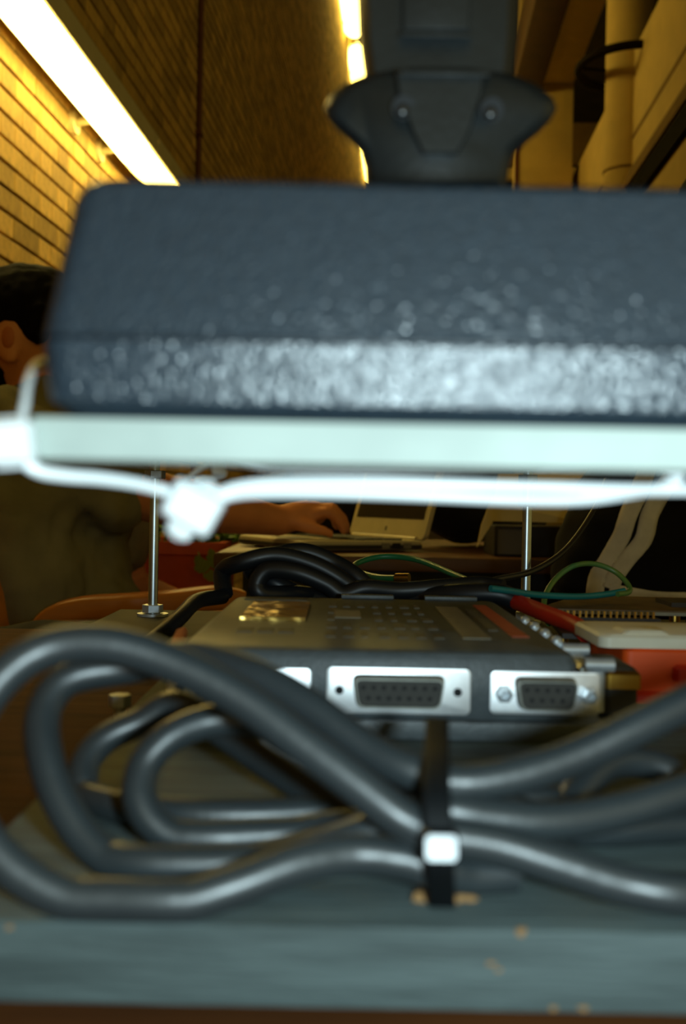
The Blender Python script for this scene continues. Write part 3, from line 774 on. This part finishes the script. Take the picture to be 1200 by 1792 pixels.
# ================================================================== BEYOND THE DESK
# ---------------- work table with laptop
TZ = -0.078
t = thing('work_table', P(0.1, 1.9, FL), 'dark brown work table under the open laptop', 'table')
obj('table_top', MB().box((-0.19, 1.56, TZ - 0.022), (0.44, 2.35, TZ), P), 'table', t, bevel=0.003)
obj('apron', MB().box((-0.15, 1.60, TZ - 0.09), (0.40, 1.62, TZ - 0.022), P), 'case', t)
for x in (-0.14, 0.39):
    for y in (1.80, 2.28):
        obj('leg', MB().box((x - 0.02, y - 0.02, FL), (x + 0.02, y + 0.02, TZ - 0.022), P), 'table', t, bevel=0.003)
h1 = Vector((0.128, 1.715, 0)); h2 = Vector((0.008, 1.945, 0))
ux = (h2 - h1).normalized(); lenx = (h2 - h1).length
uy = Vector((-ux.y, ux.x, 0))
if uy.x > 0: uy = -uy
def LP(a, b, c): v = h1 + ux * a + uy * b; return P(v.x, v.y, TZ + c)
lt = thing('laptop', LP(lenx / 2, 0.1, 0), 'silver laptop standing open on the brown work table', 'laptop')
base = obj('base', MB().rings([[LP(a, b, z) for a, b in rrect(i, lenx - i, i - 0.004, 0.215 - i, 0.01)] for z, i in ((0.003, 0.004), (0.006, 0), (0.017, 0), (0.019, 0.002))]), 'silver', lt)
obj('side_trim', MB().rings([[LP(a, b, z) for a, b in rrect(-0.0012, lenx + 0.0012, -0.005, 0.2162, 0.01)] for z in (0.0055, 0.0120)]), 'keys', lt)
for r_ in range(5):
    for c_ in range(12):
        a = 0.014 + c_ * (lenx - 0.028) / 12; b = 0.028 + r_ * 0.018
        obj('key', MB().box((a, b, 0.019), (a + (lenx - 0.028) / 12 - 0.002, b + 0.016, 0.0215), LP), 'keys', base, smooth=0)
obj('touchpad', MB().box((lenx * .36, 0.145, 0.019), (lenx * .64, 0.195, 0.0194), LP), 'keys', base)
lid_up = lambda a, h, q: LP(a, -0.004 - h * 0.26 - q, 0.020 + h * 0.966 - q * 0.26)
lid = obj('lid', MB().prism(rrect(0, lenx, 0, 0.20, 0.012), lid_up, 0.0, 0.008), 'silver', lt, bevel=0.0012)
obj('screen', MB().prism(rrect(0.014, lenx - 0.014, 0.034, 0.188, 0.002), lid_up, -0.0008, 0.001), 'screen', lid)
obj('lid_mark', MB().prism(rrect(lenx * .49, lenx * .51, 0.012, 0.020, 0.002), lid_up, -0.0005, 0.0005), 'keys', lid)
obj('hinge', MB().cyl(LP(0.02, -0.003, 0.020), LP(lenx - 0.02, -0.003, 0.020), 0.0045, 14), 'silver', lt)
for k in range(3):
    obj('port', MB().box((-0.0022, 0.020 + 0.020 * k, 0.0062), (0.001, 0.034 + 0.020 * k, 0.0150), LP), 'print' if k != 1 else 'hole', lt)
# black bag behind the laptop, amber things
mb = MB().ball(P(0.235, 1.98, TZ + 0.090), (0.11, 0.12, 0.085), 20, 12).ball(P(0.30, 2.05, TZ + 0.068), (0.10, 0.1, 0.06), 20, 12)
wr = lambda v: 0.008 * noise.noise(v * 18)
bg = thing('shoulder_bag', P(0.25, 2.0, TZ), 'slumped black bag on the work table behind the laptop', 'bag')
obj('body', remesh(mb, 0.012, 4, wr), 'bag', bg)
obj('handle', MB().tube(spline([P(0.17, 1.92, TZ + 0.11), P(0.20, 1.90, TZ + 0.155), P(0.26, 1.91, TZ + 0.16), P(0.30, 1.95, TZ + 0.12)], 8), 0.008, 10), 'bag', bg)
mb = MB().ball(P(-0.04, 2.2, TZ + 0.082), (0.16, 0.08, 0.075), 20, 12)
bg = thing('shoulder_bag', P(-0.04, 2.2, TZ), 'low black bag on the work table behind the resting hand', 'bag')
obj('body', remesh(mb, 0.012, 4, wr), 'bag', bg)
obj('handle', MB().tube(spline([P(-0.12, 2.14, TZ + 0.12), P(-0.08, 2.12, TZ + 0.17), P(0.0, 2.12, TZ + 0.17), P(0.04, 2.14, TZ + 0.12)], 8), 0.008, 10), 'bag', bg)
# black case with grey panel, beige card
kc = thing('equipment_case', P(0.31, 1.66, TZ), 'black equipment case with a grey side panel on the work table', 'case')
obj('shell', MB().box((0.232, 1.62, TZ), (0.415, 1.74, TZ + 0.048), P), 'case', kc, bevel=0.004)
obj('panel', MB().box((0.238, 1.6185, TZ + 0.004), (0.285, 1.6215, TZ + 0.042), P), 'greypanel', kc)
obj('foot', MB().box((0.24, 1.63, TZ), (0.40, 1.73, TZ + 0.002), P), 'case', kc)
bc = thing('beige_folder', P(0.31, 1.63, TZ + 0.05), 'beige card folder draped over the black equipment case, one corner hanging', 'folder')
def card(pts, th=0.002):
    return MB().rings([[Vector(p) for p in pts], [Vector(p) + Vector((0, th, 0)) for p in pts]])
obj('front_sheet', card([W(862, 880, 1.60), W(872, 828, 1.64), W(1046, 826, 1.64), W(1046, 880, 1.62), W(1030, 916, 1.60), W(860, 912, 1.60)], 0.002), 'beige', bc, smooth=0)
obj('hanging_corner', card([W(862, 866, 1.597), W(862, 914, 1.597), W(834, 958, 1.597), W(842, 918, 1.597)]), 'beige', bc, smooth=0)
obj('back_sheet', card([W(930, 800, 1.70), W(1060, 800, 1.70), W(1060, 910, 1.70), W(930, 910, 1.70)]), 'beige', bc, smooth=0)

# ---------------- planter with ivy
pl = thing('planter_box', P(-0.28, 2.0, FL), 'terracotta planter box standing beside the work table', 'planter')
mb = MB()
mb.rings([[P(u, v, z) for u, v in rrect(-0.385 - i, -0.216 + i, 1.90 - i, 2.14 + i, 0.012)] for z, i in ((FL, -0.012), (-0.10, 0), (-0.098, 0.006), (-0.076, 0.006), (-0.076, -0.008), (-0.10, -0.010))], cap=False)
mb.rings([[P(u, v, FL + 0.02) for u, v in rrect(-0.375, -0.226, 1.91, 2.13, 0.012)], [P(u, v, FL + 0.0) for u, v in rrect(-0.375, -0.226, 1.91, 2.13, 0.012)]])
obj('box', mb, 'terracotta', pl)
obj('soil', MB().box((-0.377, 1.908, -0.105), (-0.224, 2.132, -0.098), P), 'soil', pl)
iv = thing('ivy_plant', P(-0.28, 2.0, -0.098), 'leafy green ivy growing in the terracotta planter', 'plant')
def leaf_mb():
    o = [(0, 0), (0.35, 0.12), (0.5, 0.45), (0.30, 0.62), (0.22, 0.85), (0, 1.05), (-0.22, 0.85), (-0.30, 0.62), (-0.5, 0.45), (-0.35, 0.12)]
    mb = MB()
    mb.v = [Vector((u, v, 0.10 * abs(u) - 0.12 * v * v)) for u, v in o] + [Vector((0, 0.5, -0.05))]
    n = len(o)
    mb.f = [(i, (i + 1) % n, n) for i in range(n)]
    return mb
lm0 = bpy.data.meshes.new('leaf')
lb = leaf_mb(); lm0.from_pydata(lb.v, [], lb.f); lm0.materials.append(M['leaf']); lm0.shade_smooth()
def leaf(p, s, rx, rz):
    o = bpy.data.objects.new('leaf', lm0); col.objects.link(o)
    o.location = p; o.scale = (s, s, s); o.rotation_euler = (rx, random.uniform(-.5, .5), rz)
    attach(o, iv)
random.seed(11)
for k in range(34):
    sx = random.uniform(-0.375, -0.23); sy = random.uniform(1.92, 2.05)
    p = P(sx, sy, -0.10); q2 = P(sx + random.uniform(-.05, .06), sy + random.uniform(-.05, .03), random.uniform(-0.075, -0.005))
    obj('stem', MB().tube(spline([p, (p + q2) / 2 + Vector((0, 0, .02)), q2], 4), 0.0014, 5), 'leaf', iv)
    for j in range(4):
        f_ = random.uniform(.35, 1)
        leaf(p.lerp(q2, f_) + Vector((random.uniform(-.015, .015), random.uniform(-.02, .01), random.uniform(-.01, .015))), random.uniform(0.018, 0.034), random.uniform(-.2, 1.3), random.uniform(0, 6.28))
hang = [W(345, 958, 1.90), W(352, 985, 1.885), W(358, 1012, 1.885)]
obj('stem', MB().tube(hang, 0.0012, 5), 'leaf', iv)
for (x, y, s) in ((360, 1002, .034), (374, 985, .026), (382, 995, .028), (366, 1018, .024)):
    leaf(W(x, y, 1.88), s, 1.4, 2.9)

# ---------------- wooden armchair of the person at the laptop
ch = thing('wooden_armchair', P(-0.42, 1.5, FL), 'orange brown wooden armchair holding the person at the laptop', 'chair')
flat = rrect(-0.014, 0.014, -0.013, 0.013, 0.006, 3)
obj('arm', MB().sweep(spline([W(40, 1240, 1.27), W(66, 1130, 1.27), W(90, 1084, 1.27), W(140, 1066, 1.27), W(220, 1060, 1.27), W(300, 1054, 1.28), W(380, 1046, 1.29), W(420, 1052, 1.30)], 8), rrect(-0.020, 0.020, -0.014, 0.014, 0.006, 3)), 'chair', ch)
obj('arm', MB().sweep(spline([P(-0.50, 1.83, -0.26), P(-0.48, 1.83, -0.17), P(-0.44, 1.83, -0.125), P(-0.42, 1.83, -0.118), P(-0.39, 1.83, -0.115), P(-0.36, 1.83, -0.12)], 8), rrect(-0.020, 0.020, -0.014, 0.014, 0.006, 3)), 'chair', ch)
obj('backrest', MB().rings([[P(x + 0.012 * k, y, z) for x, z in ((-0.62, 0.02), (-0.50, -0.02), (-0.452, -0.055), (-0.43, -0.12), (-0.415, -0.20), (-0.41, -0.50), (-0.62, -0.50))] for y, k in ((1.285, 0), (1.315, 1))]), 'chair', ch, bevel=0.006)
obj('backrest', MB().rings([[P(x, y, z) for x, z in ((-0.72, 0.06), (-0.69, 0.06), (-0.60, -0.49), (-0.64, -0.49))] for y in (1.32, 1.84)]), 'chair', ch, bevel=0.006)
obj('seat', MB().rings([[P(u, v, z) for u, v in rrect(-0.64, -0.18, 1.31, 1.84, 0.05)] for z in (-0.51, -0.478)]), 'chair', ch, bevel=0.005)
for (x, y) in ((-0.61, 1.30), (-0.61, 1.83), (-0.21, 1.30), (-0.36, 1.83)):
    obj('leg', MB().cyl(P(x, y, FL), P(x, y, -0.48 if x < -.3 else -0.12), 0.018, 14, 0.02), 'chair', ch)

# ---------------- person at the laptop (profile towards the laptop, right arm out)
def wrinkle(v):
    q = Vector((v.x * 1.0 + v.z * 0.9, v.y * 0.4, v.z * 1.0 - v.x * 0.5)) * 17
    return 0.018 * noise.noise(q) + 0.004 * noise.noise(v * 60)
hip = P(-0.44, 1.58, -0.33); chest = P(-0.43, 1.60, -0.05); neck = P(-0.46, 1.62, 0.15); head = P(-0.475, 1.63, 0.245)
shR = P(-0.46, 1.46, 0.07); shL = P(-0.42, 1.78, 0.07)
elR = W(284, 874, 1.58); wrR = W(488, 912, 1.70)
hb = MB()
hb.limb([(hip, 0.13), (P(-0.45, 1.59, -0.2), 0.12), (P(-0.465, 1.60, -0.05), 0.12), (P(-0.465, 1.61, 0.07), 0.10), (neck, 0.052), (P(-0.47, 1.625, 0.20), 0.055)])
hb.ball(P(-0.482, 1.63, 0.245), (0.098, 0.076, 0.098), 20, 14)
hb.ball(P(-0.43, 1.63, 0.205), (0.062, 0.056, 0.075), 16, 12)               # jaw and cheeks
hb.limb([(P(-0.388, 1.63, 0.245), 0.014), (P(-0.368, 1.63, 0.212), 0.016)])    # nose
hb.limb([(P(-0.385, 1.645, 0.178), 0.011), (P(-0.385, 1.615, 0.178), 0.011)])  # lips
for s in (-1, 1):
    hb.ball(P(-0.387, 1.63 + s * 0.030, 0.247), 0.013)
    hb.ball(P(-0.497, 1.63 + s * 0.078, 0.228), (0.022, 0.008, 0.032), 12, 8)   # ears
    hb.ball(P(-0.492, 1.63 + s * 0.080, 0.206), (0.012, 0.007, 0.014), 12, 8)
hb.limb([(shR, 0.062), (elR.lerp(shR, 0.35), 0.050), (elR, 0.039), (elR.lerp(wrR, 0.35), 0.040), (elR.lerp(wrR, 0.75), 0.031), (wrR, 0.025)])
hb.limb([(shL, 0.062), (P(-0.38, 1.83, -0.16), 0.045), (P(-0.16, 1.74, -0.225), 0.028)])
for y, s in ((1.47, 0), (1.65, 1)):
    hb.limb([(P(-0.40, y, -0.33), 0.095), (P(-0.02, y, -0.32), 0.062), (P(0.0, y, -0.55), 0.05), (P(0.0, y, -0.78), 0.038), (P(0.11, y, -0.80), 0.026)])
# right hand: palm and five fingers resting on the keyboard
wA = W(488, 910, 1.70); kn = W(556, 893, 1.73)
hb.limb([(wrR, 0.024), (W(512, 904, 1.71), 0.024), (W(535, 898, 1.72), 0.023), (W(552, 899, 1.73), 0.020)])
hb.limb([(W(520, 900, 1.735), 0.022), (W(548, 894, 1.755), 0.019)])
fingers = [[(548, 900, 1.705), (574, 896, 1.705), (594, 912, 1.710), (602, 931, 1.715)],
           [(552, 895, 1.727), (582, 890, 1.730), (601, 908, 1.734), (607, 930, 1.738)],
           [(550, 892, 1.748), (580, 887, 1.752), (598, 905, 1.757), (602, 926, 1.760)],
           [(545, 892, 1.768), (570, 889, 1.773), (585, 905, 1.778), (589, 924, 1.780)]]
for f_ in fingers:
    pts_ = [W(*q) for q in f_]
    hb.limb(list(zip(pts_, (0.0105, 0.0098, 0.0088, 0.0072))))
hb.limb([(W(510, 912, 1.695), 0.013), (W(536, 922, 1.690), 0.0115), (W(562, 928, 1.692), 0.0095), (W(578, 934, 1.698), 0.0080)])
# left hand
for k in range(4):
    y = 1.70 + 0.02 * k
    hb.limb([(P(-0.15, y, -0.225), 0.013), (P(-0.10, y, -0.222), 0.011), (P(-0.075, y, -0.236), 0.008)])
hb.limb([(P(-0.15, 1.70, -0.225), 0.013), (P(-0.12, 1.675, -0.232), 0.009)])
pr = thing('person', P(-0.3, 1.6, FL), 'person in an olive t-shirt sitting sideways, right hand on the laptop', 'person')
body = obj('body', remesh(hb, 0.0055, 5), 'skin', pr, recalc=False, smooth=180)
for s in (-1, 1):
    obj('ear_hollow', MB().ball(P(-0.494, 1.63 + s * 0.0845, 0.232), (0.010, 0.003, 0.017), 10, 6), 'amber', pr)
    e_ = obj('eye', MB().ball(P(-0.3815, 1.63 + s * 0.030, 0.249), (0.006, 0.011, 0.006)), 'white', pr)
    obj('pupil', MB().ball(P(-0.3770, 1.63 + s * 0.030, 0.249), (0.0025, 0.004, 0.004)), 'hole', e_)
hr = MB()
hr.ball(P(-0.492, 1.63, 0.275), (0.104, 0.084, 0.082), 20, 14)
hr.ball(P(-0.535, 1.63, 0.215), (0.052, 0.072, 0.075), 18, 12)
hr.ball(P(-0.450, 1.552, 0.252), (0.022, 0.010, 0.034), 10, 8)
hr.ball(P(-0.450, 1.708, 0.252), (0.022, 0.010, 0.034), 10, 8)
obj('hair', remesh(hr, 0.007, 3, lambda v: 0.004 * noise.noise(v * 70)), 'hair', pr, recalc=False, smooth=180)
sb = MB()
sb.limb([(hip + Vector((0.0, 0, 0.02)), 0.158), (P(-0.445, 1.585, -0.17), 0.146), (P(-0.465, 1.60, -0.05), 0.142), (P(-0.465, 1.61, 0.06), 0.125), (P(-0.46, 1.62, 0.115), 0.080)])
slv = shR.lerp(elR, 0.62)
sb.limb([(shR, 0.078), (shR.lerp(elR, 0.4), 0.070), (slv, 0.068)])
sb.limb([(shL, 0.080), (P(-0.395, 1.81, -0.08), 0.070)])
sb.limb([(P(-0.45, 1.47, -0.02), 0.085), (P(-0.44, 1.47, -0.2), 0.085)])
obj('shirt', remesh(sb, 0.009, 5, wrinkle), 'shirt', pr, recalc=False, smooth=180)
tb = MB()
for y in (1.47, 1.65):
    tb.limb([(P(-0.42, y, -0.325), 0.108), (P(-0.02, y, -0.31), 0.078), (P(0.0, y, -0.55), 0.070), (P(0.0, y, -0.765), 0.062)])
obj('trousers', remesh(tb, 0.010, 4, lambda v: 0.006 * noise.noise(v * 22)), 'trousers', pr, recalc=False, smooth=180)
for y in (1.47, 1.65):
    obj('shoe', MB().rings([[P(u, v, z) for u, v in rrect(-0.06 + i, 0.19 - i * 2, y - 0.048 + i, y + 0.048 - i, 0.04)] for z, i in ((FL, 0.004), (FL + 0.03, 0), (FL + 0.065, 0.012), (FL + 0.08, 0.028))]), 'case', pr)
# dark satchel hanging at the chair below the arm
mb = MB().ball(P(-0.29, 1.05, -0.175), (0.14, 0.05, 0.05), 20, 12).ball(P(-0.20, 1.03, -0.19), (0.08, 0.05, 0.045), 16, 10)
sg = thing('satchel', P(-0.27, 1.05, -0.3), 'dark slumped satchel below the arm of the wooden chair', 'bag')
obj('body', remesh(mb, 0.010, 4, wr), 'bag', sg)
obj('stool_top', MB().rings([[P(u, v, z) for u, v in rrect(-0.47, -0.10, 0.96, 1.15, 0.03)] for z in (-0.245, -0.222)]), 'case', sg)
for (x, y) in ((-0.44, 0.99), (-0.44, 1.12), (-0.13, 0.99), (-0.13, 1.12)):
    obj('leg', MB().cyl(P(x, y, FL), P(x, y, -0.24), 0.014, 10), 'case', sg)

# ---------------- person at the right in a black tracksuit top
rp = thing('person', P(0.55, 1.3, FL), 'person in a black track jacket with two pale stripes down the sleeve', 'person')
sh2 = W(1185, 720, 1.22); el2 = W(1062, 1000, 1.18); wr2 = W(1330, 1052, 1.12)
jb = MB()
jb.limb([(P(0.58, 1.36, -0.33), 0.15), (P(0.56, 1.36, -0.15), 0.145), (P(0.53, 1.34, 0.05), 0.15), (P(0.50, 1.33, 0.15), 0.11), (P(0.50, 1.33, 0.22), 0.06)])
jb.limb([(sh2, 0.075), (sh2.lerp(el2, 0.5), 0.072), (el2, 0.066), (el2.lerp(wr2, 0.5), 0.054), (wr2, 0.040)])
jb.limb([(P(0.52, 1.45, 0.05), 0.085), (P(0.46, 1.47, -0.05), 0.064), (P(0.385, 1.45, -0.125), 0.054), (P(0.33, 1.42, -0.150), 0.045)])
jb.limb([(P(0.55, 1.25, 0.10), 0.08), (P(0.45, 1.3, -0.1), 0.12)])
jm = remesh(jb, 0.009, 5, lambda v: 0.008 * noise.noise(Vector((v.x, v.y, v.z * 1.6)) * 20))
nb = MB()
nb.limb([(P(0.58, 1.36, -0.33), 0.12), (P(0.53, 1.34, 0.05), 0.12), (P(0.50, 1.33, 0.20), 0.05), (P(0.50, 1.33, 0.28), 0.052)])
nb.ball(P(0.50, 1.33, 0.345), (0.078, 0.098, 0.11), 20, 14)
nb.ball(P(0.50, 1.29, 0.305), (0.058, 0.062, 0.075), 16, 12)
nb.limb([(P(0.50, 1.240, 0.345), 0.013), (P(0.50, 1.225, 0.315), 0.015)])
nb.limb([(P(0.486, 1.237, 0.285), 0.010), (P(0.514, 1.237, 0.285), 0.010)])
for s in (-1, 1):
    nb.ball(P(0.50 + s * 0.08, 1.335, 0.335), (0.008, 0.02, 0.03), 12, 8)
nb.limb([(el2, 0.05), (wr2, 0.030), (wr2 + Vector((0.05, -0.01, -0.005)), 0.026)])
for k in range(4):
    a = wr2 + Vector((0.06, -0.03 + 0.02 * k, 0))
    nb.limb([(a, 0.011), (a + Vector((0.04, 0, -0.004)), 0.010), (a + Vector((0.06, 0, -0.02)), 0.008)])
nb.limb([(wr2 + Vector((0.03, -0.03, 0)), 0.012), (wr2 + Vector((0.065, -0.05, -0.012)), 0.009)])
for x in (0.50, 0.66):
    nb.limb([(P(x, 1.36, -0.34), 0.09), (P(x, 0.95, -0.33), 0.06), (P(x, 0.93, -0.55), 0.05), (P(x, 0.94, -0.78), 0.038), (P(x, 0.84, -0.80), 0.026)])
obj('body', remesh(nb, 0.007, 5), 'skin', rp, recalc=False, smooth=180)
obj('jacket', jm, 'jacket', rp, recalc=False, smooth=180)
for s in (-1, 1):
    e_ = obj('eye', MB().ball(P(0.50 + s * 0.031, 1.2445, 0.352), (0.014, 0.008, 0.008)), 'white', rp)
    obj('pupil', MB().ball(P(0.50 + s * 0.031, 1.2385, 0.352), (0.005, 0.003, 0.005)), 'hole', e_)
    obj('eyebrow', MB().tube([P(0.50 + s * 0.014, 1.236, 0.371), P(0.50 + s * 0.032, 1.240, 0.376), P(0.50 + s * 0.050, 1.252, 0.370)], 0.004, 8), 'hair', rp)
obj('lips', MB().tube([P(0.478, 1.238, 0.285), P(0.490, 1.2285, 0.287), P(0.500, 1.2265, 0.2855), P(0.510, 1.2285, 0.287), P(0.522, 1.238, 0.285)], 0.0045, 8), 'lip', rp)
hr = MB().ball(P(0.50, 1.345, 0.375), (0.084, 0.102, 0.092), 20, 14).ball(P(0.50, 1.385, 0.32), (0.076, 0.06, 0.085), 18, 12)
obj('hair', remesh(hr, 0.008, 3, lambda v: 0.004 * noise.noise(v * 70)), 'hair', rp, recalc=False, smooth=180)
tb = MB()
for x in (0.50, 0.66):
    tb.limb([(P(x, 1.36, -0.34), 0.105), (P(x, 0.95, -0.325), 0.075), (P(x, 0.93, -0.55), 0.065), (P(x, 0.94, -0.765), 0.058)])
obj('trousers', remesh(tb, 0.010, 4, lambda v: 0.006 * noise.noise(v * 22)), 'jacket', rp, recalc=False, smooth=180)
for x in (0.50, 0.66):
    obj('shoe', MB().rings([[P(u, v, z) for u, v in rrect(x - 0.048 + i, x + 0.048 - i, 0.76 + i * 2, 1.00 - i, 0.04)] for z, i in ((FL, 0.004), (FL + 0.03, 0), (FL + 0.065, 0.012), (FL + 0.08, 0.028))]), 'case', rp)
# sleeve stripes laid on the jacket surface
from mathutils.bvhtree import BVHTree
bvh = BVHTree.FromPolygons(jm.v, jm.f)
def stripe(pixels, hw):
    """a band of cloth laid on the sleeve, along points seen on it"""
    L, Rr = [], []
    cs = spline([Vector((x, y, 0)) for x, y in pixels], 10)
    for i, c in enumerate(cs):
        tt = (cs[min(i + 1, len(cs) - 1)] - cs[max(i - 1, 0)]).normalized(); n_ = Vector((-tt.y, tt.x, 0))
        row = []
        for k in (-1, -0.5, 0, 0.5, 1):
            q = c + n_ * hw * k
            dr = (W(q.x, q.y, 1.0) - CAM).normalized()
            hit = bvh.ray_cast(CAM, dr)
            row.append((hit[0], hit[1]) if hit[0] else None)
        if all(row): L.append(row)
    mb = MB()
    rings = [[p + n * 0.0025 for p, n in r] + [p - n * 0.004 for p, n in reversed(r)] for r in L]
    if len(rings) > 2: mb.rings(rings)
    return mb
for pixels in ([(1168, 730), (1140, 800), (1118, 860), (1100, 900), (1086, 940), (1064, 978), (1046, 1010), (1040, 1050)],
               [(1230, 730), (1196, 800), (1160, 855), (1136, 900), (1124, 945), (1096, 980), (1075, 1010), (1068, 1030)],
               [(1065, 1036), (1110, 1044), (1150, 1050), (1210, 1052)]):
    mb = stripe(pixels, 15)
    if mb.v: obj('sleeve_stripe', mb, 'stripe', rp, smooth=180)
sc_ = thing('office_chair', P(0.58, 1.38, FL), 'dark chair holding the person in the track jacket', 'chair')
obj('seat', MB().rings([[P(u, v, z) for u, v in rrect(0.36, 0.80, 1.14, 1.54, 0.05)] for z in (-0.515, -0.485)]), 'case', sc_, bevel=0.005)
obj('backrest', MB().rings([[P(u, v, z) for u, v in rrect(0.40, 0.78, 1.52, 1.552, 0.015)] for z in (-0.36, 0.05)]), 'case', sc_, bevel=0.005)
for x in (0.39, 0.77):
    obj('back_post', MB().cyl(P(x, 1.535, -0.51), P(x, 1.536, 0.02), 0.012, 10), 'case', sc_)
    for y in (1.18, 1.50):
        obj('leg', MB().cyl(P(x, y, FL), P(x, y, -0.50), 0.015, 10), 'case', sc_)
